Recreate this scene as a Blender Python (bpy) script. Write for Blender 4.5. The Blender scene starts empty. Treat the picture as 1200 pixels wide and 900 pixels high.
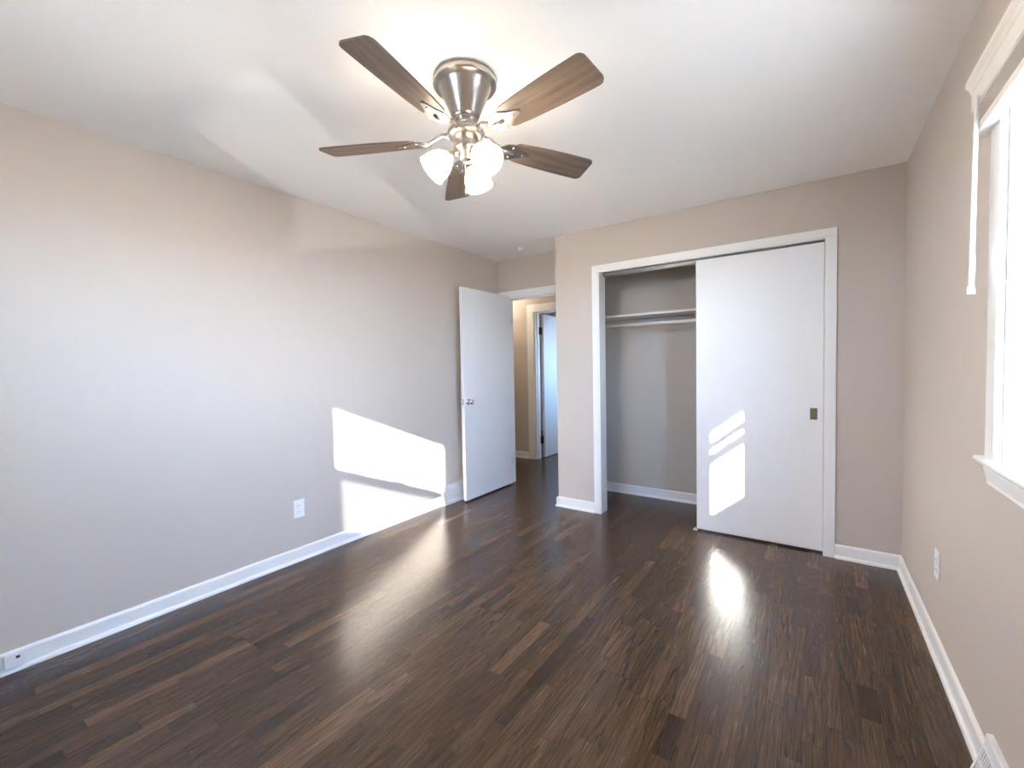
import bpy, bmesh, math, random
from mathutils import Vector, Matrix
random.seed(7)
C = bpy.context.scene.collection
SC = bpy.context.scene

# ------------------------------------------------------------------ camera, world, sun, exposure
CAM = (2.8481, -3.4677, 1.2715)
YAW, PITCH, ROLL, FPX = 0.60768, -0.03674, -0.01904, 508.25
fw = Vector((-math.sin(YAW)*math.cos(PITCH), math.cos(YAW)*math.cos(PITCH), math.sin(PITCH)))
r0 = Vector((math.cos(YAW), math.sin(YAW), 0)); u0 = r0.cross(fw)
rt = math.cos(ROLL)*r0 + math.sin(ROLL)*u0
up = -math.sin(ROLL)*r0 + math.cos(ROLL)*u0
cd = bpy.data.cameras.new('camera'); cam = bpy.data.objects.new('camera', cd); C.objects.link(cam)
cam.matrix_world = Matrix(((rt.x, up.x, -fw.x, CAM[0]), (rt.y, up.y, -fw.y, CAM[1]), (rt.z, up.z, -fw.z, CAM[2]), (0, 0, 0, 1)))
cd.sensor_fit = 'HORIZONTAL'; cd.sensor_width = 36.0; cd.lens = FPX/1200*36.0; cd.clip_start = 0.01
SC.camera = cam

SC.view_settings.view_transform = 'Standard'; SC.view_settings.look = 'None'
SC.view_settings.gamma = 1.0; SC.view_settings.use_curve_mapping = False
SC.view_settings.exposure = 1.08
SC.cycles.use_denoising = True
SC.cycles.max_bounces = 14; SC.cycles.diffuse_bounces = 8; SC.cycles.glossy_bounces = 5; SC.cycles.transparent_max_bounces = 12

SKY_COL = (0.27, 0.53, 1.0); SKY_STR = 29.5
SUN_STR = 58.0; SUN_COL = (1.0, 0.96, 0.91)
LAMP_STR = 15.0; BULB_STR = 680.0; LAMP_COL = (1.0, 0.83, 0.64)
GLINT_W = 700.0
HALL_W = 6.5

w = bpy.data.worlds.new('world'); SC.world = w; w.use_nodes = True
nt = w.node_tree; bg = nt.nodes['Background']
tc = nt.nodes.new('ShaderNodeTexCoord'); sp = nt.nodes.new('ShaderNodeSeparateXYZ'); cr = nt.nodes.new('ShaderNodeValToRGB')
nt.links.new(tc.outputs['Generated'], sp.inputs[0]); nt.links.new(sp.outputs['Z'], cr.inputs['Fac']); nt.links.new(cr.outputs['Color'], bg.inputs['Color'])
cr.color_ramp.elements[0].position = 0.0; cr.color_ramp.elements[0].color = (0.48, 0.71, 1.0, 1)
cr.color_ramp.elements[1].position = 0.35; cr.color_ramp.elements[1].color = (*SKY_COL, 1)
bg.inputs['Strength'].default_value = SKY_STR

def lamp(name, typ, loc, d, energy, col, **kw):
    L = bpy.data.lights.new(name, typ); L.energy = energy; L.color = col
    for k, v in kw.items(): setattr(L, k, v)
    o = bpy.data.objects.new(name, L); C.objects.link(o); o.location = loc
    o.rotation_euler = Vector(d).to_track_quat('-Z', 'Y').to_euler()
    return o
SUN_DIR = (-1.0, 2.0, -0.82)
lamp('sun', 'SUN', (6, -14, 8), SUN_DIR, SUN_STR, SUN_COL, angle=math.radians(0.55))
# added spot in place of sunlight off an unmodelled object, low in front of the rear window
lamp('sun_glint_standin', 'SPOT', (1.45+2.75, -3.9-5.5, 0.12), (-1, 2, 0.52), GLINT_W, SUN_COL, spot_size=math.radians(28), spot_blend=0.3, shadow_soft_size=0.05)
# hallway ceiling lamp, round the corner from the bedroom door
lamp('hall_light', 'POINT', (-0.80, 1.22, 2.26), (0, 0, -1), HALL_W, (1.0, 0.83, 0.64), shadow_soft_size=0.07)

# ------------------------------------------------------------------ measures
W = 3.294; H = 2.44; XC = 0.935; E = 0.395; EB = 0.70; YB = -3.90
HY = 1.62                       # far wall of the hallway
OPL, OPR, OPT = 1.345, 2.907, 2.072      # closet opening
DOL, DOR, DOT = 0.100, 0.850, 2.030      # bedroom door opening
HDL, HDR, HDT = -0.305, 0.46, 2.030      # hallway door opening
RWY0, RWY1, RWZ0, RWZ1 = -2.40, -1.655, 0.955, 2.03   # right window opening (Y range, Z range)
BWX0, BWX1, BWZ0, BWZ1 = 1.122, 1.800, 0.955, 2.03   # rear window opening

# ------------------------------------------------------------------ materials
def mat(name, col, rough=0.5, metal=0.0, spec=0.5, bump=0.0, bscale=200.0, mott=0.0):
    m = bpy.data.materials.new(name); m.use_nodes = True
    t = m.node_tree; b = t.nodes['Principled BSDF']
    b.inputs['Base Color'].default_value = (*col, 1); b.inputs['Roughness'].default_value = rough
    b.inputs['Metallic'].default_value = metal; b.inputs['Specular IOR Level'].default_value = spec
    tcn = t.nodes.new('ShaderNodeTexCoord')
    if bump:
        n = t.nodes.new('ShaderNodeTexNoise'); n.inputs['Scale'].default_value = bscale; n.inputs['Detail'].default_value = 3
        bp = t.nodes.new('ShaderNodeBump'); bp.inputs['Strength'].default_value = bump; bp.inputs['Distance'].default_value = 0.002
        t.links.new(tcn.outputs['Object'], n.inputs['Vector']); t.links.new(n.outputs['Fac'], bp.inputs['Height']); t.links.new(bp.outputs['Normal'], b.inputs['Normal'])
    if mott:
        n = t.nodes.new('ShaderNodeTexNoise'); n.inputs['Scale'].default_value = 6.0; n.inputs['Detail'].default_value = 4
        mx = t.nodes.new('ShaderNodeMixRGB'); mx.inputs['Color1'].default_value = (*[c*(1-mott) for c in col], 1); mx.inputs['Color2'].default_value = (*[min(1, c*(1+mott)) for c in col], 1)
        t.links.new(tcn.outputs['Object'], n.inputs['Vector']); t.links.new(n.outputs['Fac'], mx.inputs['Fac']); t.links.new(mx.outputs[0], b.inputs['Base Color'])
    return m

M = {}
M['wall'] = mat('wall_paint', (0.565, 0.503, 0.450), 0.6, bump=0.25, bscale=260, mott=0.012, spec=0.35)
M['ceil'] = mat('ceiling_paint', (0.91, 0.905, 0.89), 0.8, bump=0.3, bscale=180, mott=0.01, spec=0.2)
M['trim'] = mat('white_trim_paint', (0.84, 0.84, 0.83), 0.32, spec=0.5)
M['door'] = mat('white_door_paint', (0.82, 0.82, 0.82), 0.42, bump=0.05, bscale=40, mott=0.01)
M['closet'] = M['wall']
M['shelf'] = mat('shelf_paint', (0.82, 0.80, 0.76), 0.45)
M['plastic'] = mat('white_plastic', (0.82, 0.83, 0.83), 0.35)
M['vent'] = mat('white_enamel', (0.80, 0.81, 0.83), 0.35)
M['slotdark'] = mat('dark_slot', (0.03, 0.03, 0.035), 0.6)
M['nickel'] = mat('brushed_nickel', (0.50, 0.465, 0.42), 0.28, metal=1.0)
M['chrome'] = mat('chrome', (0.75, 0.76, 0.78), 0.08, metal=1.0)
M['bronze'] = mat('dark_bronze', (0.045, 0.032, 0.022), 0.4, metal=0.6)
M['brass'] = mat('aged_brass', (0.24, 0.19, 0.125), 0.35, metal=0.9)
M['track'] = mat('track_metal', (0.35, 0.35, 0.35), 0.35, metal=0.9)
M['guide'] = mat('guide_plastic', (0.75, 0.50, 0.36), 0.5)
M['blind'] = mat('blind_white', (0.80, 0.78, 0.74), 0.45)
M['slat'] = mat('blind_slat', (0.62, 0.56, 0.51), 0.5)
M['ext'] = mat('exterior_siding', (0.55, 0.55, 0.53), 0.8)

def blade_mat():
    m = mat('walnut_blade', (0.12, 0.075, 0.045), 0.42); t = m.node_tree; b = t.nodes['Principled BSDF']
    tcn = t.nodes.new('ShaderNodeTexCoord'); mp = t.nodes.new('ShaderNodeMapping'); mp.inputs['Scale'].default_value = (3, 45, 45)
    n = t.nodes.new('ShaderNodeTexNoise'); n.inputs['Scale'].default_value = 1.0; n.inputs['Detail'].default_value = 5
    r = t.nodes.new('ShaderNodeValToRGB'); r.color_ramp.elements[0].color = (0.085, 0.060, 0.044, 1); r.color_ramp.elements[1].color = (0.175, 0.125, 0.092, 1)
    r.color_ramp.elements[0].position = 0.3; r.color_ramp.elements[1].position = 0.7
    t.links.new(tcn.outputs['UV'], mp.inputs['Vector']); t.links.new(mp.outputs[0], n.inputs['Vector']); t.links.new(n.outputs['Fac'], r.inputs['Fac']); t.links.new(r.outputs[0], b.inputs['Base Color'])
    return m
M['blade'] = blade_mat()

def shade_mat(name, strength):
    m = bpy.data.materials.new(name); m.use_nodes = True; t = m.node_tree; b = t.nodes['Principled BSDF']
    b.inputs['Base Color'].default_value = (0.9, 0.88, 0.84, 1); b.inputs['Roughness'].default_value = 0.3
    b.inputs['Emission Color'].default_value = (*LAMP_COL, 1); b.inputs['Emission Strength'].default_value = strength
    return m
M['shade'] = shade_mat('lit_frosted_glass', LAMP_STR); M['bulb'] = shade_mat('lit_bulb', BULB_STR)

def glass_mat():
    m = bpy.data.materials.new('window_glass'); m.use_nodes = True; t = m.node_tree; t.nodes.clear()
    o = t.nodes.new('ShaderNodeOutputMaterial'); tr = t.nodes.new('ShaderNodeBsdfTransparent'); gl = t.nodes.new('ShaderNodeBsdfGlossy'); mx = t.nodes.new('ShaderNodeMixShader'); f = t.nodes.new('ShaderNodeFresnel')
    tr.inputs[0].default_value = (0.96, 0.97, 0.97, 1); gl.inputs['Roughness'].default_value = 0.02; f.inputs['IOR'].default_value = 1.3
    ge = t.nodes.new('ShaderNodeNewGeometry'); mr = t.nodes.new('ShaderNodeMapRange'); mr.inputs['To Min'].default_value = 1.3; mr.inputs['To Max'].default_value = 1/1.3
    t.links.new(ge.outputs['Backfacing'], mr.inputs['Value']); t.links.new(mr.outputs[0], f.inputs['IOR'])
    t.links.new(f.outputs[0], mx.inputs[0]); t.links.new(tr.outputs[0], mx.inputs[1]); t.links.new(gl.outputs[0], mx.inputs[2]); t.links.new(mx.outputs[0], o.inputs[0])
    return m
M['glass'] = glass_mat()
def screen_mat():
    m = bpy.data.materials.new('insect_screen'); m.use_nodes = True; t = m.node_tree; t.nodes.clear()
    o = t.nodes.new('ShaderNodeOutputMaterial'); tr = t.nodes.new('ShaderNodeBsdfTransparent'); df = t.nodes.new('ShaderNodeBsdfDiffuse'); mx = t.nodes.new('ShaderNodeMixShader')
    df.inputs[0].default_value = (0.12, 0.12, 0.12, 1); mx.inputs[0].default_value = 0.71
    t.links.new(tr.outputs[0], mx.inputs[1]); t.links.new(df.outputs[0], mx.inputs[2]); t.links.new(mx.outputs[0], o.inputs[0])
    return m
M['screen'] = screen_mat()

def floor_mat():
    m = bpy.data.materials.new('dark_stained_oak_strips'); m.use_nodes = True; t = m.node_tree; b = t.nodes['Principled BSDF']
    N = lambda ty: t.nodes.new(ty)
    def math_(op, a, bb=None):
        n = N('ShaderNodeMath'); n.operation = op
        for i, v in enumerate((a, bb)):
            if v is None: continue
            if isinstance(v, (int, float)): n.inputs[i].default_value = v
            else: t.links.new(v, n.inputs[i])
        return n.outputs[0]
    tcn = N('ShaderNodeTexCoord'); s = N('ShaderNodeSeparateXYZ'); t.links.new(tcn.outputs['Object'], s.inputs[0])
    X, Y = s.outputs['X'], s.outputs['Y']
    PWID, PLEN = 0.0575, 0.78
    u = math_('DIVIDE', math_('ADD', X, 10.0), PWID); col = math_('FLOOR', u); fu = math_('FRACT', u)
    wn = N('ShaderNodeTexWhiteNoise'); wn.noise_dimensions = '1D'; t.links.new(col, wn.inputs['W'])
    v = math_('ADD', math_('DIVIDE', math_('ADD', Y, 10.0), PLEN), math_('MULTIPLY', wn.outputs['Value'], 9.7)); row = math_('FLOOR', v); fv = math_('FRACT', v)
    # every strip of a column is split once more at a random place, so lengths vary
    cb = N('ShaderNodeCombineXYZ'); t.links.new(col, cb.inputs[0]); t.links.new(row, cb.inputs[1])
    wn2 = N('ShaderNodeTexWhiteNoise'); wn2.noise_dimensions = '3D'; t.links.new(cb.outputs[0], wn2.inputs['Vector'])
    cut = math_('ADD', math_('MULTIPLY', wn2.outputs['Value'], 0.5), 0.25)
    half = math_('GREATER_THAN', fv, cut)
    cb2 = N('ShaderNodeCombineXYZ'); t.links.new(col, cb2.inputs[0]); t.links.new(row, cb2.inputs[1]); t.links.new(half, cb2.inputs[2])
    wn3 = N('ShaderNodeTexWhiteNoise'); wn3.noise_dimensions = '3D'; t.links.new(cb2.outputs[0], wn3.inputs['Vector'])
    pid = wn3.outputs['Value']
    ramp = N('ShaderNodeValToRGB'); e = ramp.color_ramp.elements
    e[0].position = 0.0; e[0].color = (0.024, 0.0125, 0.0070, 1)
    e[1].position = 1.0; e[1].color = (0.120, 0.070, 0.041, 1)
    for p, c in ((0.06, (0.043, 0.0235, 0.0135)), (0.5, (0.058, 0.0325, 0.0185)), (0.9, (0.076, 0.0435, 0.0250))):
        q = e.new(p); q.color = (*c, 1)
    t.links.new(pid, ramp.inputs['Fac'])
    # grain: rings of a stretched noise, different in each strip
    off = math_('MULTIPLY', pid, 37.0)
    cg = N('ShaderNodeCombineXYZ'); t.links.new(math_('MULTIPLY', X, 15.0), cg.inputs[0]); t.links.new(math_('MULTIPLY', Y, 0.9), cg.inputs[1]); t.links.new(off, cg.inputs[2])
    ng = N('ShaderNodeTexNoise'); ng.inputs['Scale'].default_value = 1.0; ng.inputs['Detail'].default_value = 1.5; t.links.new(cg.outputs[0], ng.inputs['Vector'])
    ring = math_('FRACT', math_('MULTIPLY', ng.outputs['Fac'], 11.0))
    gr = N('ShaderNodeValToRGB'); g = gr.color_ramp.elements; g[0].position = 0.0; g[0].color = (0.30, 0.28, 0.27, 1); g[1].position = 1.0; g[1].color = (1.12, 1.12, 1.12, 1)
    q = g.new(0.45); q.color = (1.08, 1.08, 1.08, 1)
    t.links.new(ring, gr.inputs['Fac'])
    cf = N('ShaderNodeCombineXYZ'); t.links.new(math_('MULTIPLY', X, 420.0), cf.inputs[0]); t.links.new(math_('MULTIPLY', Y, 9.0), cf.inputs[1]); t.links.new(off, cf.inputs[2])
    nf = N('ShaderNodeTexNoise'); nf.inputs['Scale'].default_value = 1.0; nf.inputs['Detail'].default_value = 2; t.links.new(cf.outputs[0], nf.inputs['Vector'])
    fr = N('ShaderNodeMapRange'); fr.inputs['From Min'].default_value = 0.3; fr.inputs['From Max'].default_value = 0.7; fr.inputs['To Min'].default_value = 0.58; fr.inputs['To Max'].default_value = 1.42
    t.links.new(nf.outputs['Fac'], fr.inputs['Value'])
    m1 = N('ShaderNodeMixRGB'); m1.blend_type = 'MULTIPLY'; m1.inputs['Fac'].default_value = 0.62; t.links.new(ramp.outputs[0], m1.inputs[1]); t.links.new(gr.outputs[0], m1.inputs[2])
    m2 = N('ShaderNodeMixRGB'); m2.blend_type = 'MULTIPLY'; m2.inputs['Fac'].default_value = 1.0; t.links.new(m1.outputs[0], m2.inputs[1]); t.links.new(fr.outputs[0], m2.inputs[2])
    # seams
    ex = math_('MINIMUM', fu, math_('SUBTRACT', 1.0, fu)); ey = math_('MINIMUM', math_('MINIMUM', fv, math_('SUBTRACT', 1.0, fv)), math_('ABSOLUTE', math_('SUBTRACT', fv, cut)))
    gx = math_('LESS_THAN', ex, 0.012); gy = math_('LESS_THAN', ey, 0.0012); gap = math_('MAXIMUM', gx, gy)
    m3 = N('ShaderNodeMixRGB'); m3.inputs[2].default_value = (0.018, 0.010, 0.006, 1); t.links.new(math_('MULTIPLY', gap, 0.75), m3.inputs[0]); t.links.new(m2.outputs[0], m3.inputs[1])
    t.links.new(m3.outputs[0], b.inputs['Base Color'])
    rr = N('ShaderNodeMapRange'); rr.inputs['To Min'].default_value = 0.19; rr.inputs['To Max'].default_value = 0.31; t.links.new(nf.outputs['Fac'], rr.inputs['Value']); t.links.new(rr.outputs[0], b.inputs['Roughness'])
    b.inputs['Specular IOR Level'].default_value = 0.45
    hgt = math_('SUBTRACT', math_('ADD', math_('MULTIPLY', nf.outputs['Fac'], 0.3), math_('MULTIPLY', ring, 0.15)), math_('MULTIPLY', gap, 0.8))
    bp = N('ShaderNodeBump'); bp.inputs['Strength'].default_value = 0.12; bp.inputs['Distance'].default_value = 0.0015; t.links.new(hgt, bp.inputs['Height']); t.links.new(bp.outputs[0], b.inputs['Normal'])
    return m
M['floor'] = floor_mat()
M['ground'] = mat('pale_ground', (0.26, 0.21, 0.155), 0.9, mott=0.2)

# ------------------------------------------------------------------ mesh helpers
def add_box(bm, x0, x1, y0, y1, z0, z1, bev=0.0, seg=2):
    g = bmesh.ops.create_cube(bm, size=1.0); vs = g['verts']
    for v in vs:
        v.co = Vector((x0 if v.co.x < 0 else x1, y0 if v.co.y < 0 else y1, z0 if v.co.z < 0 else z1))
    if bev:
        es = list({e for v in vs for e in v.link_edges})
        bmesh.ops.bevel(bm, geom=es, offset=bev, segments=seg, affect='EDGES', profile=0.6)
def box(*a, **k):
    bm = bmesh.new(); add_box(bm, *a, **k); return bm
def boxes(lst, **k):
    bm = bmesh.new()
    for a in lst: add_box(bm, *a, **k)
    return bm
def basis(axis):
    a = Vector(axis).normalized(); h = Vector((0, 0, 1)) if abs(a.z) < 0.95 else Vector((1, 0, 0))
    x = h.cross(a).normalized(); y = a.cross(x); return x, y, a
def add_lathe(bm, prof, o=(0, 0, 0), axis=(0, 0, 1), seg=40, cap0=True, cap1=True):
    x, y, a = basis(axis); o = Vector(o); rings = []
    for r, h in prof:
        rings.append([bm.verts.new(o + a*h + (x*math.cos(2*math.pi*i/seg) + y*math.sin(2*math.pi*i/seg))*r) for i in range(seg)])
    for A, B in zip(rings, rings[1:]):
        for i in range(seg):
            j = (i+1) % seg; f = bm.faces.new((A[i], A[j], B[j], B[i])); f.smooth = True
    if cap0: bm.faces.new(list(reversed(rings[0])))
    if cap1: bm.faces.new(rings[-1])
def lathe(*a, **k):
    bm = bmesh.new(); add_lathe(bm, *a, **k); return bm
def add_tube(bm, pts, r, seg=12):
    pts = [Vector(p) for p in pts]; rings = []; n = len(pts)
    rs = r if isinstance(r, (list, tuple)) else [r]*n
    for i, p in enumerate(pts):
        d = (pts[min(i+1, n-1)] - pts[max(i-1, 0)]); x, y, a = basis(d)
        rings.append([bm.verts.new(p + (x*math.cos(2*math.pi*k/seg) + y*math.sin(2*math.pi*k/seg))*rs[i]) for k in range(seg)])
    for A, B in zip(rings, rings[1:]):
        for i in range(seg):
            j = (i+1) % seg; f = bm.faces.new((A[i], A[j], B[j], B[i])); f.smooth = True
    bm.faces.new(list(reversed(rings[0]))); bm.faces.new(rings[-1])
def tube(*a, **k):
    bm = bmesh.new(); add_tube(bm, *a, **k); return bm
def add_prism(bm, prof, f, a0, a1):
    """extrude 2-D outline prof along a; f(u, v, a) -> point"""
    A = [bm.verts.new(f(u, v, a0)) for u, v in prof]; B = [bm.verts.new(f(u, v, a1)) for u, v in prof]; n = len(prof)
    bm.faces.new(A); bm.faces.new(list(reversed(B)))
    for i in range(n):
        j = (i+1) % n; bm.faces.new((A[i], B[i], B[j], A[j]))
def prism(*a): bm = bmesh.new(); add_prism(bm, *a); return bm

WL = {}   # world location of each object
def obj(name, bm, m, parent=None, label=None, origin=None):
    bmesh.ops.recalc_face_normals(bm, faces=bm.faces)
    if parent is None:
        if origin is None:
            xs = [v.co for v in bm.verts]
            origin = Vector(((min(c.x for c in xs)+max(c.x for c in xs))/2, (min(c.y for c in xs)+max(c.y for c in xs))/2, min(c.z for c in xs)))
        base = Vector(origin); loc = base
    else:
        base = WL[parent.name]; loc = Vector((0, 0, 0))
    for v in bm.verts: v.co -= base
    me = bpy.data.meshes.new(name); bm.to_mesh(me); bm.free(); me.materials.append(m)
    o = bpy.data.objects.new(name, me); C.objects.link(o)
    if parent: o.parent = parent
    o.location = loc; WL[o.name] = base
    if label: o['label'] = label
    return o
def tag(o, label, cat, kind=None, group=None):
    o['label'] = label; o['category'] = cat
    if kind: o['kind'] = kind
    if group: o['group'] = group
    return o
def thing(name, loc, label, cat, kind=None, group=None):
    o = bpy.data.objects.new(name, None); C.objects.link(o); o.location = loc; o.empty_display_size = 0.1
    WL[o.name] = Vector(loc); return tag(o, label, cat, kind, group)
def struct(name, bm, m, label, cat, origin=(0, 0, 0)):
    return tag(obj(name, bm, m, origin=origin), label, cat, 'structure')

# ------------------------------------------------------------------ room shell
T = 0.14
struct('floor', box(-2.1, W+T, YB-T, 4.1, -0.12, 0.0), M['floor'], 'dark stained oak strip floor running toward the closet', 'floor')
struct('ceiling', box(-2.1, W+T, YB-T, 4.1, H, H+0.15), M['ceil'], 'white painted ceiling above the fan', 'ceiling')
struct('wall_left', box(-T, 0, YB, E+0.115, 0, H), M['wall'], 'long greige wall on the left with the patch of sunlight', 'wall')
def wall_right():
    x0, x1 = W, W+T; y0, y1 = YB-T, EB+0.1
    return boxes([(x0, x1, y0, RWY0, 0, H), (x0, x1, RWY1, y1, 0, H), (x0, x1, RWY0, RWY1, 0, RWZ0), (x0, x1, RWY0, RWY1, RWZ1, H)])
struct('wall_right', wall_right(), M['wall'], 'greige wall on the right holding the window', 'wall')
def wall_back():
    y0, y1 = YB-T, YB
    return boxes([(-T, BWX0, y0, y1, 0, H), (BWX1, W, y0, y1, 0, H), (BWX0, BWX1, y0, y1, 0, BWZ0), (BWX0, BWX1, y0, y1, BWZ1, H)])
struct('wall_back', wall_back(), M['wall'], 'greige wall behind the camera with the second window', 'wall')
CT = 0.115
struct('wall_front', boxes([(XC, OPL, 0, CT, 0, H), (OPR, W, 0, CT, 0, H), (OPL, OPR, 0, CT, OPT, H)]), M['wall'], 'greige wall around the closet opening', 'wall')
struct('wall_closet_left', box(XC, XC+0.115, CT, EB, 0, H), M['wall'], 'narrow greige return wall at the left side of the closet', 'wall')
struct('wall_closet_back', box(XC, W, EB, EB+0.1, 0, H), M['wall'], 'shaded greige wall inside the closet behind the shelf', 'wall')
struct('wall_entry', boxes([(0, DOL, E, E+CT, 0, H), (DOR, XC, E, E+CT, 0, H), (DOL, DOR, E, E+CT, DOT, H)]), M['wall'], 'short greige wall above the bedroom doorway', 'wall')
struct('wall_hall_far', boxes([(-2.0, HDL, HY, HY+CT, 0, H), (HDR, 2.0, HY, HY+CT, 0, H), (HDL, HDR, HY, HY+CT, HDT, H)]), M['wall'], 'beige hallway wall seen through the bedroom doorway', 'wall')
struct('wall_hall_ends', boxes([(-2.1, -2.0, E, 4.0, 0, H), (2.0, 2.1, EB+0.1, HY+CT, 0, H), (-2.0, -T, E, E+CT, 0, H), (XC+0.115, 2.1, EB+0.1, EB+0.12, 0, H)]), M['wall'], 'hallway walls round the corner from the bedroom doorway', 'wall')
# room across the hallway: a window in its right-hand wall lights its door
struct('wall_far_room', boxes([(-2.0, 2.1, 4.0, 4.1, 0, H), (2.0, 2.1, HY+CT, 2.0, 0, H), (2.0, 2.1, 3.4, 4.0, 0, H), (2.0, 2.1, 2.0, 2.5, 0, H), (2.0, 2.1, 2.5, 3.4, 0, 1.2), (2.0, 2.1, 2.5, 3.4, 1.9, H)]), M['wall'], 'walls of the room across the hallway', 'wall')
# roof overhang and ground outdoors
struct('roof_eave', boxes([(W+T, W+0.95, YB-0.95, 4.1, 2.40, 2.56), (-2.1, W+T, YB-0.95, YB-T, 2.40, 2.56)]), M['ext'], 'roof overhang outside the windows', 'roof')
struct('ground', box(-30, 40, -45, 30, -0.62, -0.60), M['ground'], 'pale ground outside the windows', 'ground')

# ------------------------------------------------------------------ baseboards: board, eased top and a quarter-round shoe
BB = [(0, 0), (0.024, 0), (0.024, 0.006), (0.021, 0.014), (0.014, 0.018), (0.012, 0.022), (0.012, 0.078), (0.009, 0.086), (0.003, 0.090), (0, 0.090)]
def bb_x(x, s, y0, y1): return prism(BB, lambda u, v, a: (x + s*u, a, v), y0, y1)
def bb_y(y, s, x0, x1): return prism(BB, lambda u, v, a: (a, y + s*u, v), x0, x1)
struct('baseboard_left', bb_x(0, 1, YB, -0.565), M['trim'], 'white baseboard along the left wall', 'baseboard')
struct('baseboard_right', bb_x(W, -1, -1.635, 0), M['trim'], 'white baseboard along the right wall from corner to vent', 'baseboard')
struct('baseboard_right_rear', bb_x(W, -1, YB, -2.245), M['trim'], 'white baseboard along the right wall behind the camera', 'baseboard')
struct('baseboard_front_left', bb_y(0, -1, XC, OPL-0.052), M['trim'], 'short white baseboard left of the closet opening', 'baseboard')
struct('baseboard_front_right', bb_y(0, -1, OPR+0.061, W-0.0005), M['trim'], 'short white baseboard right of the closet opening', 'baseboard')
struct('baseboard_return', bb_x(XC, -1, -0.024, E), M['trim'], 'white baseboard on the closet return beside the doorway', 'baseboard')
struct('baseboard_closet', bb_y(EB, -1, XC+0.115, W), M['trim'], 'white baseboard along the back of the closet', 'baseboard')
struct('baseboard_hall', bb_y(HY, -1, -2.0, HDL-0.115), M['trim'], 'white baseboard on the hallway wall', 'baseboard')
struct('baseboard_back', bb_y(YB, 1, 0.024, W-0.024), M['trim'], 'white baseboard along the wall behind the camera', 'baseboard')

# ------------------------------------------------------------------ casings
def casing_y(yf, s, l, r, top, wd, t=0.016, right=True, wr=None, wt=None):
    """casing round an opening in a wall with its face at y=yf; s is the direction out of the wall"""
    wr = wr or wd; wt = wt or wd
    bm = bmesh.new(); y0, y1 = sorted((yf, yf+s*t))
    add_box(bm, l-wd, l, y0, y1, 0, top, bev=0.003)
    if right: add_box(bm, r, r+wr, y0, y1, 0, top, bev=0.003)
    add_box(bm, l-wd, r+(wr if right else 0), y0, y1, top, top+wt, bev=0.003)
    return bm
JT = 0.012
bm = casing_y(0, -1, OPL, OPR, OPT, 0.052, wr=0.061)
add_box(bm, OPL-0.001, OPL+JT, -0.012, CT, 0, OPT); add_box(bm, OPR-JT+0.010, OPR+0.001, -0.012, CT, 0, OPT); add_box(bm, OPL, OPR, -0.012, 0.02, OPT-0.010, OPT+0.001)
struct('trim_1', bm, M['trim'], 'white casing and jambs around the closet opening', 'trim')
bm = casing_y(E, -1, DOL, DOR, DOT, 0.085, wr=0.075, wt=0.066)
for a in ((DOL-0.001, DOL+JT, E, E+CT, 0, DOT), (DOR-JT, DOR+0.001, E, E+CT, 0, DOT), (DOL, DOR, E, E+CT, DOT-JT, DOT+0.001), (DOL+JT, DOR-JT, E+0.045, E+0.08, DOT-JT-0.012, DOT-JT)): add_box(bm, *a)
struct('trim_2', bm, M['trim'], 'white casing around the bedroom doorway', 'trim')
bm = casing_y(HY, -1, HDL, HDR, HDT, 0.105)
for a in ((HDL-0.001, HDL+0.02, HY-0.004, HY+CT, 0, HDT), (HDR-JT, HDR+0.001, HY, HY+CT, 0, HDT), (HDL, HDR, HY, HY+CT, HDT-JT, HDT+0.001), (HDL+0.02, HDL+0.032, HY+0.03, HY+0.075, 0, HDT-JT)): add_box(bm, *a)
struct('trim_3', bm, M['trim'], 'white casing around the door across the hallway', 'trim')

# ------------------------------------------------------------------ doors
def knob(o, d, parent):
    o = Vector(o); d = Vector(d)
    obj('door_knob', lathe([(0.030, 0), (0.032, 0.003), (0.030, 0.007), (0.018, 0.010), (0.010, 0.013), (0.010, 0.026), (0.016, 0.029), (0.024, 0.035), (0.027, 0.043), (0.025, 0.051), (0.018, 0.056), (0.008, 0.0575)], o, d, seg=32), M['chrome'], parent, 'round chrome door knob')
# bedroom door, swung open against the left wall
hx, hy = 0.113, E-0.006
fx, fy = 0.108, -0.373
dl = Vector((fx-hx, fy-hy, 0)); L = dl.length; du = dl.normalized(); dn = Vector((-du.y, du.x, 0))
if dn.x < 0: dn = -dn
def door_pt(a, b, z): p = Vector((hx, hy, 0)) + du*a + dn*b; return Vector((p.x, p.y, z))
def slab(a0, a1, b0, b1, z0, z1, bev=0.0):
    bm = box(a0, a1, b0, b1, z0, z1, bev=bev)
    for v in bm.verts: v.co = door_pt(v.co.x, v.co.y, v.co.z)
    return bm
d1 = struct('door_1', slab(0, L, 0, 0.036, 0.014, 2.042, bev=0.002), M['door'], 'white flush bedroom door swung open against the left wall', 'door', origin=(hx, hy, 0.012))
knob(door_pt(L-0.056, 0.036, 0.957), dn, d1)
kb = bmesh.new(); add_lathe(kb, [(0.030, 0), (0.031, 0.003), (0.018, 0.007), (0.010, 0.010), (0.010, 0.026), (0.016, 0.029), (0.024, 0.035), (0.027, 0.043), (0.025, 0.051), (0.018, 0.056), (0.008, 0.0575)], door_pt(L-0.056, 0, 0.957), -dn, seg=32)
obj('door_knob', kb, M['chrome'], d1, 'round chrome door knob')
obj('latch_plate', slab(L-0.0005, L+0.0012, 0.008, 0.028, 0.928, 0.985), M['nickel'], d1, 'small metal latch plate')
for z in (0.28, 1.80):
    obj('hinge', tube([door_pt(-0.004, 0.040, z-0.045), door_pt(-0.004, 0.040, z+0.045)], 0.006), M['trim'], d1)
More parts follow.
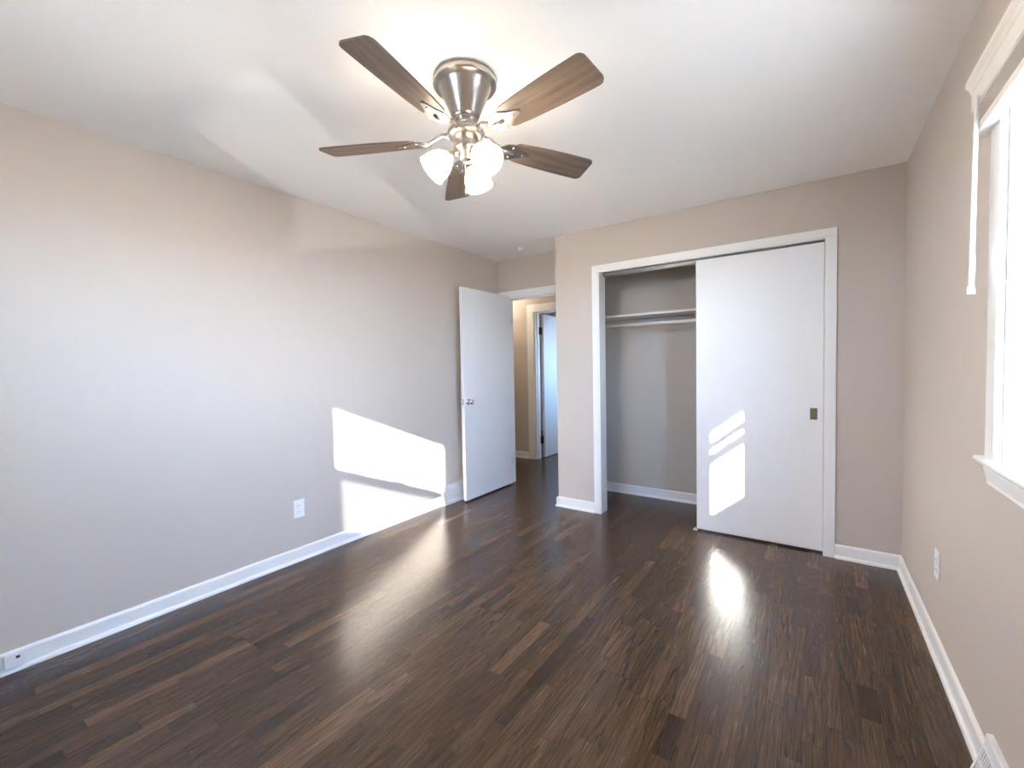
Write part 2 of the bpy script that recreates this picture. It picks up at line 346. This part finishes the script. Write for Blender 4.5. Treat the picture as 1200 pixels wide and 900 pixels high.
# closet sliding door
SDL, SDR = 2.118, OPR-0.004
d2 = struct('door_2', box(SDL, SDR, 0.034, 0.069, 0.013, 2.050, bev=0.002), M['door'], 'white flush sliding closet door covering the right side', 'door', origin=(2.5, 0.05, 0.013))
fp = bmesh.new(); px, pz = 2.851, 0.929
for a in ((px-0.020, px-0.015, 0.031, 0.0345, pz-0.038, pz+0.038), (px+0.015, px+0.020, 0.031, 0.0345, pz-0.038, pz+0.038), (px-0.015, px+0.015, 0.031, 0.0345, pz+0.032, pz+0.038), (px-0.015, px+0.015, 0.031, 0.0345, pz-0.038, pz-0.032)): add_box(fp, *a, bev=0.0008)
pull = obj('finger_pull', fp, M['brass'], d2, 'small recessed brass finger pull')
obj('pull_cup', box(px-0.0155, px+0.0155, 0.0335, 0.0345, pz-0.0325, pz+0.0325), M['brass'], pull)
# hallway door
HX = HDL+0.038
d3 = struct('door_3', box(HX, HX+0.036, HY+0.130, HY+0.130+0.70, 0.014, 2.005, bev=0.002), M['door'], 'white door standing open across the hallway', 'door', origin=(HX, HY+0.14, 0.014))
for z in (0.26, 1.78):
    hb = bmesh.new(); add_tube(hb, [(HX+0.004, HY+0.1225, z-0.05), (HX+0.004, HY+0.1225, z+0.05)], 0.0105); add_box(hb, HDL+0.0203, HX+0.002, HY+0.085, HY+0.118, z-0.05, z+0.05)
    obj('hinge', hb, M['bronze'], d3, 'dark bronze hinge')

# ------------------------------------------------------------------ windows
def window(name, P, label, a0, a1, z0, z1, screen):
    """P(a, d, z): a along the wall, d outward from the wall face (negative = into the room)"""
    org = P((a0+a1)/2, 0, z0); t = thing(name, org, label, 'window', 'structure')
    def B(lst, bev=0.0):
        bm = bmesh.new()
        for A0, A1, d0, d1, Z0, Z1 in lst:
            p, q = P(A0, d0, Z0), P(A1, d1, Z1)
            add_box(bm, *sorted((p[0], q[0])), *sorted((p[1], q[1])), *sorted((p[2], q[2])), bev=bev)
        return bm
    cw = 0.080
    obj('casing', B([(a0-cw, a0, -0.018, 0, z0+0.02, z1), (a1, a1+cw, -0.018, 0, z0+0.02, z1), (a0-cw, a1+cw, -0.018, 0, z1, z1+cw)], 0.003), M['trim'], t)
    obj('window_jamb', B([(a0, a0+0.015, 0, T, z0, z1), (a1-0.015, a1, 0, T, z0, z1), (a0, a1, 0, T, z1-0.015, z1), (a0, a1, 0.05, T, z0, z0+0.03)]), M['trim'], t)
    sl = [(-0.034, 0.004), (-0.038, 0.010), (-0.038, 0.016), (-0.034, 0.021), (0.06, 0.021), (0.06, 0.0), (-0.030, 0.0)]
    bm = bmesh.new(); add_prism(bm, sl, lambda u, v, a: P(a, min(u, -0.0005), z0+v), a0-cw-0.022, a1+cw+0.022); add_box(bm, *sum([sorted((P(a0, 0, 0)[k], P(a1, 0.06, 0)[k])) for k in (0, 1)], []), z0, z0+0.021)
    obj('stool', bm, M['trim'], t)
    obj('apron', prism([(-0.020, 0.0), (-0.020, -0.012), (-0.012, -0.05), (-0.012, -0.060), (0, -0.060), (0, 0)], lambda u, v, a: P(a, u, z0+v), a0-cw, a1+cw), M['trim'], t)
    zm = 1.490; st = 0.045
    A0, A1 = a0+0.015, a1-0.015
    lo = obj('lower_sash', B([(A0, A0+st, 0.050, 0.080, z0+0.03, zm+0.03), (A1-st, A1, 0.050, 0.080, z0+0.03, zm+0.03), (A0+st, A1-st, 0.050, 0.080, z0+0.03, z0+0.105), (A0+st, A1-st, 0.050, 0.080, zm-0.012, zm+0.03)], 0.002), M['trim'], t)
    obj('pane', B([(A0+st-0.004, A1-st+0.004, 0.063, 0.067, z0+0.10, zm-0.008)]), M['glass'], lo)
    us = obj('upper_sash', B([(A0, A0+st, 0.085, 0.115, zm, z1-0.015), (A1-st, A1, 0.085, 0.115, zm, z1-0.015), (A0+st, A1-st, 0.085, 0.115, zm-0.004, zm+0.036), (A0+st, A1-st, 0.085, 0.115, z1-0.055, z1-0.015)], 0.002), M['trim'], t)
    obj('pane', B([(A0+st-0.004, A1-st+0.004, 0.098, 0.102, zm+0.032, z1-0.05)]), M['glass'], us)
    obj('sash_lock', B([((a0+a1)/2-0.03, (a0+a1)/2+0.03, 0.056, 0.082, zm+0.03, zm+0.045)], 0.003), M['nickel'], lo)
    if screen:
        sc = obj('screen_frame', B([(A0, A0+0.02, 0.122, 0.135, z0+0.03, zm), (A1-0.02, A1, 0.122, 0.135, z0+0.03, zm), (A0, A1, 0.122, 0.135, z0+0.03, z0+0.05), (A0, A1, 0.122, 0.135, zm-0.02, zm)]), M['trim'], t)
        obj('insect_screen', B([(A0+0.018, A1-0.018, 0.128, 0.129, z0+0.045, zm-0.018)]), M['screen'], sc)
    else:
        obj('storm_rail', B([(A0, A1, 0.120, 0.135, 1.615, 1.665)]), M['trim'], t)
    return t
window('window_1', lambda a, d, z: (W+d, a, z), 'white double-hung window in the right wall under the raised blind', RWY0, RWY1, RWZ0, RWZ1, False)
window('window_2', lambda a, d, z: (a, YB-d, z), 'white double-hung window in the wall behind the camera', BWX0, BWX1, BWZ0, BWZ1, True)

# ------------------------------------------------------------------ window blind, raised
BY0, BY1 = RWY0-0.13, -1.525
bl = thing('window_blind', (W, (BY0+BY1)/2, 1.95), 'white raised slatted blind stacked at the top of the right window', 'window blind')
VP = [(0.0, 2.128), (0.060, 2.128), (0.064, 2.122), (0.064, 2.108), (0.056, 2.098), (0.053, 2.088), (0.050, 2.083), (0.050, 2.034), (0.046, 2.030), (0.040, 2.030), (0.040, 2.116), (0.0, 2.116)]
vb = bmesh.new(); add_prism(vb, VP, lambda u, v, a: (W-u, a, v), BY0, BY1)
add_box(vb, W-0.046, W-0.0005, BY1-0.008, BY1-0.0005, 2.034, 2.12)
obj('valance', vb, M['blind'], bl)
obj('headrail', box(W-0.038, W-0.019, BY0+0.01, BY1-0.012, 2.075, 2.114), M['blind'], bl)
sb = bmesh.new()
for i in range(16):
    z = 1.974 + i*0.0060
    add_box(sb, W-0.045, W-0.020, BY0+0.012, BY1-0.014, z, z+0.0032)
obj('slat_stack', sb, M['slat'], bl)
obj('bottom_rail', box(W-0.050, W-0.019, BY0+0.012, BY1-0.014, 1.944, 1.970, bev=0.004), M['blind'], bl, 'bright white bottom rail')
wd = bmesh.new(); wy = BY1-0.095
add_tube(wd, [(W-0.058, wy, 2.04), (W-0.058, wy+0.004, 1.95), (W-0.060, wy+0.012, 1.49)], [0.005, 0.0055, 0.0075], seg=6)
add_tube(wd, [(W-0.060, wy+0.012, 1.492), (W-0.060, wy+0.0125, 1.482), (W-0.060, wy+0.0127, 1.466)], [0.0075, 0.0095, 0.0095], seg=10)
obj('tilt_wand', wd, M['blind'], bl, 'thin white hanging tilt wand')

# ------------------------------------------------------------------ closet fittings
sh = thing('closet_shelf', (2.1, 0.55, 1.72), 'long white shelf across the top of the closet', 'shelf')
obj('board', box(XC+0.116, W-0.001, 0.40, EB-0.001, 1.722, 1.741, bev=0.0015), M['shelf'], sh)
obj('cleat', box(W-0.0195, W-0.0005, 0.405, EB-0.021, 1.60, 1.7215), M['shelf'], sh)
obj('cleat', box(XC+0.1155, XC+0.134, 0.405, EB-0.021, 1.60, 1.7215), M['shelf'], sh)
rd = thing('closet_rod', (2.1, 0.42, 1.65), 'white hanging rod just below the closet shelf', 'clothes rod')
obj('rod', tube([(XC+0.136, 0.42, 1.644), (W-0.021, 0.42, 1.644)], 0.0135, seg=20), M['shelf'], rd)
obj('rod_socket', lathe([(0.03, 0), (0.03, 0.006), (0.022, 0.008), (0.022, 0.016)], (XC+0.1345, 0.42, 1.644), (1, 0, 0), seg=24), M['plastic'], rd)
obj('rod_socket', lathe([(0.03, 0), (0.03, 0.006), (0.022, 0.008), (0.022, 0.016)], (W-0.0197, 0.42, 1.644), (-1, 0, 0), seg=24), M['plastic'], rd)
tag(obj('door_track', boxes([(OPL+JT, OPR-0.003, 0.026, 0.100, 2.066, 2.0715), (OPL+JT, OPR-0.003, 0.098, 0.100, 2.04, 2.068), (OPL+JT, OPR-0.003, 0.071, 0.0725, 2.045, 2.068)]), M['track']), 'grey metal sliding track under the closet head', 'door track')
gd = bmesh.new(); add_prism(gd, [(-0.018, 0), (0.012, 0), (0.012, 0.012), (0.002, 0.012), (-0.004, 0.026), (-0.010, 0.012), (-0.018, 0.008)], lambda u, v, a: (SDL-0.006+u, a, v), 0.018, 0.033)
tag(obj('door_guide', gd, M['guide']), 'tiny tan floor guide at the left foot of the sliding closet door', 'door guide')

# ------------------------------------------------------------------ outlets, jack, vents, detector
def outlet(P, label):
    t = thing('wall_outlet', P(0, 0, 0), label, 'outlet', group='electrical outlets low on the side walls')
    def Bx(u0, u1, d0, d1, v0, v1, bev=0.0, bm=None):
        bm = bm or bmesh.new(); p, q = P(u0, d0, v0), P(u1, d1, v1)
        add_box(bm, *sorted((p[0], q[0])), *sorted((p[1], q[1])), *sorted((p[2], q[2])), bev=bev); return bm
    obj('cover_plate', Bx(-0.0375, 0.0375, 0.0003, 0.006, -0.060, 0.060, 0.002), M['plastic'], t)
    for z in (-0.022, 0.022):
        f = obj('receptacle', Bx(-0.017, 0.017, 0.006, 0.0085, z-0.014, z+0.014, 0.001), M['plastic'], t)
        s = Bx(-0.008, -0.006, 0.0084, 0.0088, z-0.004, z+0.006); Bx(0.006, 0.008, 0.0084, 0.0088, z-0.004, z+0.006, bm=s)
        obj('slot', s, M['slotdark'], f, 'dark plug slots')
    obj('screw', lathe([(0.003, 0.006), (0.002, 0.0068)], P(0, 0, 0), Vector(P(0, 1, 0))-Vector(P(0, 0, 0)), seg=12), M['nickel'], t)
outlet(lambda u, d, v: (d, -1.922+u, 0.352+v), 'white outlet cover on the left wall beside the sunlight patch')
outlet(lambda u, d, v: (W-d, -0.918+u, 0.390+v), 'white outlet cover on the right wall below the window')

pj = thing('phone_jack', (0.012, -3.205, 0.03), 'small white jack box on the left baseboard at the photo edge', 'phone jack')
obj('jack_box', box(0.012, 0.034, -3.235, -3.180, 0.026, 0.084, bev=0.003), M['plastic'], pj)
obj('jack_socket', box(0.0335, 0.0344, -3.202, -3.190, 0.062, 0.073), M['slotdark'], pj, 'dark socket hole')

def register(P, label):
    """baseboard air register: sloped louvred face, flat back plate; P(d, a, z), d out of the wall"""
    Ln, Hh = 0.60, 0.165
    t = thing('baseboard_vent', P(0, Ln/2, 0), label, 'floor vent', group='baseboard air vents')
    prof = [(0.0005, 0.0005), (0.072, 0.0005), (0.072, 0.022), (0.066, 0.026), (0.026, 0.128), (0.022, 0.160), (0.018, Hh), (0.0005, Hh)]
    bm = prism(prof, lambda u, v, a: P(u, a, v), 0.0, 0.012); add_prism(bm, prof, lambda u, v, a: P(u, a, v), Ln-0.012, Ln)
    add_prism(bm, [(0.0005, 0.0005), (0.072, 0.0005), (0.072, 0.022), (0.060, 0.030), (0.050, 0.030), (0.0005, 0.02)], lambda u, v, a: P(u, a, v), 0.012, Ln-0.012)
    add_prism(bm, [(0.0005, 0.118), (0.030, 0.118), (0.026, 0.128), (0.022, 0.160), (0.018, Hh), (0.0005, Hh)], lambda u, v, a: P(u, a, v), 0.012, Ln-0.012)
    add_prism(bm, [(0.0005, 0.02), (0.008, 0.02), (0.008, 0.118), (0.0005, 0.118)], lambda u, v, a: P(u, a, v), 0.012, Ln-0.012)
    obj('housing', bm, M['vent'], t)
    lv = bmesh.new()
    n = int((Ln-0.03)/0.012)
    for i in range(n):
        a = 0.016 + i*0.012
        add_prism(lv, [(0.055, 0.030), (0.061, 0.030), (0.031, 0.1175), (0.024, 0.1175)], lambda u, v, aa: P(u, aa, v), a, a+0.005)
    add_prism(lv, [(0.038, 0.072), (0.046, 0.072), (0.043, 0.080), (0.036, 0.080)], lambda u, v, aa: P(u, aa, v), 0.012, Ln-0.012)
    obj('louvers', lv, M['vent'], t)
register(lambda u, a, v: (W-u*0.74, -1.635-a, v*0.93), 'white louvred baseboard vent at the bottom right corner')
register(lambda u, a, v: (u*0.66, 0.035-a, v*1.08), 'white baseboard vent on the left wall partly behind the open door')

sd = thing('ceiling_detector', (0.505, 0.10, 2.40), 'small round white detector on the ceiling above the doorway', 'detector')
obj('base', lathe([(0.036, 0.0), (0.038, -0.004), (0.038, -0.014), (0.034, -0.018)], (0.505, 0.10, H-0.0003), (0, 0, 1), seg=32), M['plastic'], sd)
obj('cap', lathe([(0.026, -0.018), (0.028, -0.021), (0.028, -0.032), (0.022, -0.038), (0.008, -0.040)], (0.505, 0.10, H-0.0003), (0, 0, 1), seg=32), M['plastic'], sd)

# ------------------------------------------------------------------ ceiling fan
FX, FY = 1.685, -2.088
fan = thing('ceiling_fan', (FX, FY, H), 'brushed nickel ceiling fan with five walnut blades and three lit shades', 'ceiling fan')
O = (FX, FY, 0)
obj('canopy', lathe([(0.118, H-0.0005), (0.126, H-0.006), (0.128, H-0.026), (0.124, H-0.032), (0.106, H-0.034), (0.104, H-0.042), (0.098, H-0.050), (0.084, H-0.085), (0.068, H-0.120), (0.057, H-0.145), (0.052, H-0.158)], O, seg=64), M['nickel'], fan)
obj('motor_collar', lathe([(0.044, 2.286), (0.046, 2.280), (0.046, 2.272), (0.042, 2.268), (0.042, 2.246), (0.052, 2.240)], O, seg=48), M['nickel'], fan)
obj('hub', lathe([(0.052, 2.240), (0.072, 2.236), (0.075, 2.228), (0.075, 2.218), (0.070, 2.212), (0.050, 2.208)], O, seg=48), M['nickel'], fan)
obj('switch_housing', lathe([(0.050, 2.208), (0.050, 2.164), (0.047, 2.157), (0.036, 2.152), (0.030, 2.146), (0.030, 2.124), (0.024, 2.116), (0.010, 2.110)], O, seg=48), M['nickel'], fan)
BZ = 2.200; PH = 3.3
uvn = None
for k, a in enumerate((-84, -12, 60, 132, 204)):
    th = math.radians(a+PH); u = Vector((math.cos(th), math.sin(th), 0)); tn = Vector((-math.sin(th), math.cos(th), 0))
    pit = math.radians(13); tv = tn*math.cos(pit) - Vector((0, 0, 1))*math.sin(pit); nv = u.cross(tv)
    c = Vector((FX, FY, BZ))
    # blade outline: rounded root, widening to a squared, slightly canted tip with eased corners
    out = []
    ro, ri = 0.606, 0.205; wr_, wt = 0.052, 0.066
    nseg = 8
    for i in range(nseg+1):       # root arc
        f = math.pi*0.5 + math.pi*i/nseg; out.append((ri+0.03+0.03*math.cos(f), wr_*math.sin(f)))
    low = [(0.32, -0.060), (0.45, -0.066), (0.56, -0.068)]
    out += low
    for cx, cy, f0 in ((ro-0.024, -wt+0.022, -90), (ro-0.018, wt-0.022, 0)):
        for i in range(5):
            f = math.radians(f0+90*i/4); out.append((cx+0.024*math.cos(f), cy+0.024*math.sin(f)))
    out += [(x, -y) for x, y in reversed(low)]
    bm = bmesh.new(); uvl = bm.loops.layers.uv.new('UVMap')
    add_prism(bm, out, lambda x, y, z: c + u*x + tv*y + nv*z, -0.003, 0.003)
    for f in bm.faces:
        for l in f.loops:
            q = l.vert.co - c; l[uvl].uv = (q.dot(u)+k*1.7, q.dot(tv))
    obj('fan_blade', bm, M['blade'], fan, 'dark walnut fan blade')
    # blade iron: curved arm from the hub and a scrolled plate under the blade root
    bm = bmesh.new()
    p0 = Vector((FX, FY, 2.222)) + u*0.070
    pts = [p0, p0+u*0.03+Vector((0, 0, 0.004)), p0+u*0.06-Vector((0, 0, 0.010)), c+u*0.170-nv*0.008, c+u*0.215-nv*0.008]
    add_tube(bm, pts, [0.012, 0.010, 0.009, 0.010, 0.008], seg=10)
    pl = [(0.150, -0.014), (0.175, -0.040), (0.205, -0.046), (0.225, -0.036), (0.250, -0.020), (0.285, -0.010), (0.295, 0.0), (0.285, 0.010), (0.250, 0.020), (0.225, 0.036), (0.205, 0.046), (0.175, 0.040), (0.150, 0.014)]
    add_prism(bm, pl, lambda x, y, z: c + u*x + tv*y + nv*z, -0.0075, -0.0032)
    for x, y in ((0.205, -0.028), (0.205, 0.028), (0.262, 0.0)):
        add_lathe(bm, [(0.006, 0.0), (0.005, 0.002), (0.002, 0.003)], c+u*x+tv*y-nv*0.0075, -nv, seg=12)
    obj('blade_arm', bm, M['nickel'], fan)
# light kit
for a in (-12, 108, 228):
    th = math.radians(a); u = Vector((math.cos(th), math.sin(th), 0)); ax = (u*0.74 - Vector((0, 0, 0.67))).normalized()
    s0 = Vector((FX, FY, 2.142)) + u*0.026
    pts = [s0, s0+u*0.022+Vector((0, 0, 0.004)), s0+u*0.040-Vector((0, 0, 0.006))]
    bm = bmesh.new(); add_tube(bm, pts, [0.010, 0.010, 0.011], seg=12)
    n0 = pts[-1]
    add_lathe(bm, [(0.010, -0.006), (0.020, 0.0), (0.022, 0.006), (0.022, 0.018), (0.018, 0.022)], n0, ax, seg=28)
    obj('lamp_holder', bm, M['nickel'], fan)
    bm = bmesh.new()
    outp = [(0.020, 0.008), (0.026, 0.014), (0.040, 0.030), (0.051, 0.052), (0.056, 0.074), (0.057, 0.090), (0.060, 0.104)]
    inp = [(r-0.003, h) for r, h in reversed(outp)]
    add_lathe(bm, outp+inp, n0, ax, seg=40)
    sh_ = obj('lamp_shade', bm, M['shade'], fan, 'glowing frosted bell glass shade')
    obj('bulb', lathe([(0.010, 0.018), (0.013, 0.030), (0.022, 0.048), (0.027, 0.066), (0.024, 0.080), (0.014, 0.090), (0.004, 0.093)], n0, ax, seg=24), M['bulb'], sh_)
for dx, dy, z1 in ((0.020, -0.032, 1.965), (0.052, 0.002, 1.985)):
    bm = bmesh.new(); x, y = FX+dx, FY+dy
    add_tube(bm, [(x, y, 2.160), (x, y, z1+0.02)], 0.0012, seg=6)
    add_lathe(bm, [(0.002, 0.024), (0.004, 0.018), (0.0045, 0.006), (0.002, 0.0)], (x, y, z1), (0, 0, 1), seg=12)
    obj('pull_chain', bm, M['nickel'], fan)
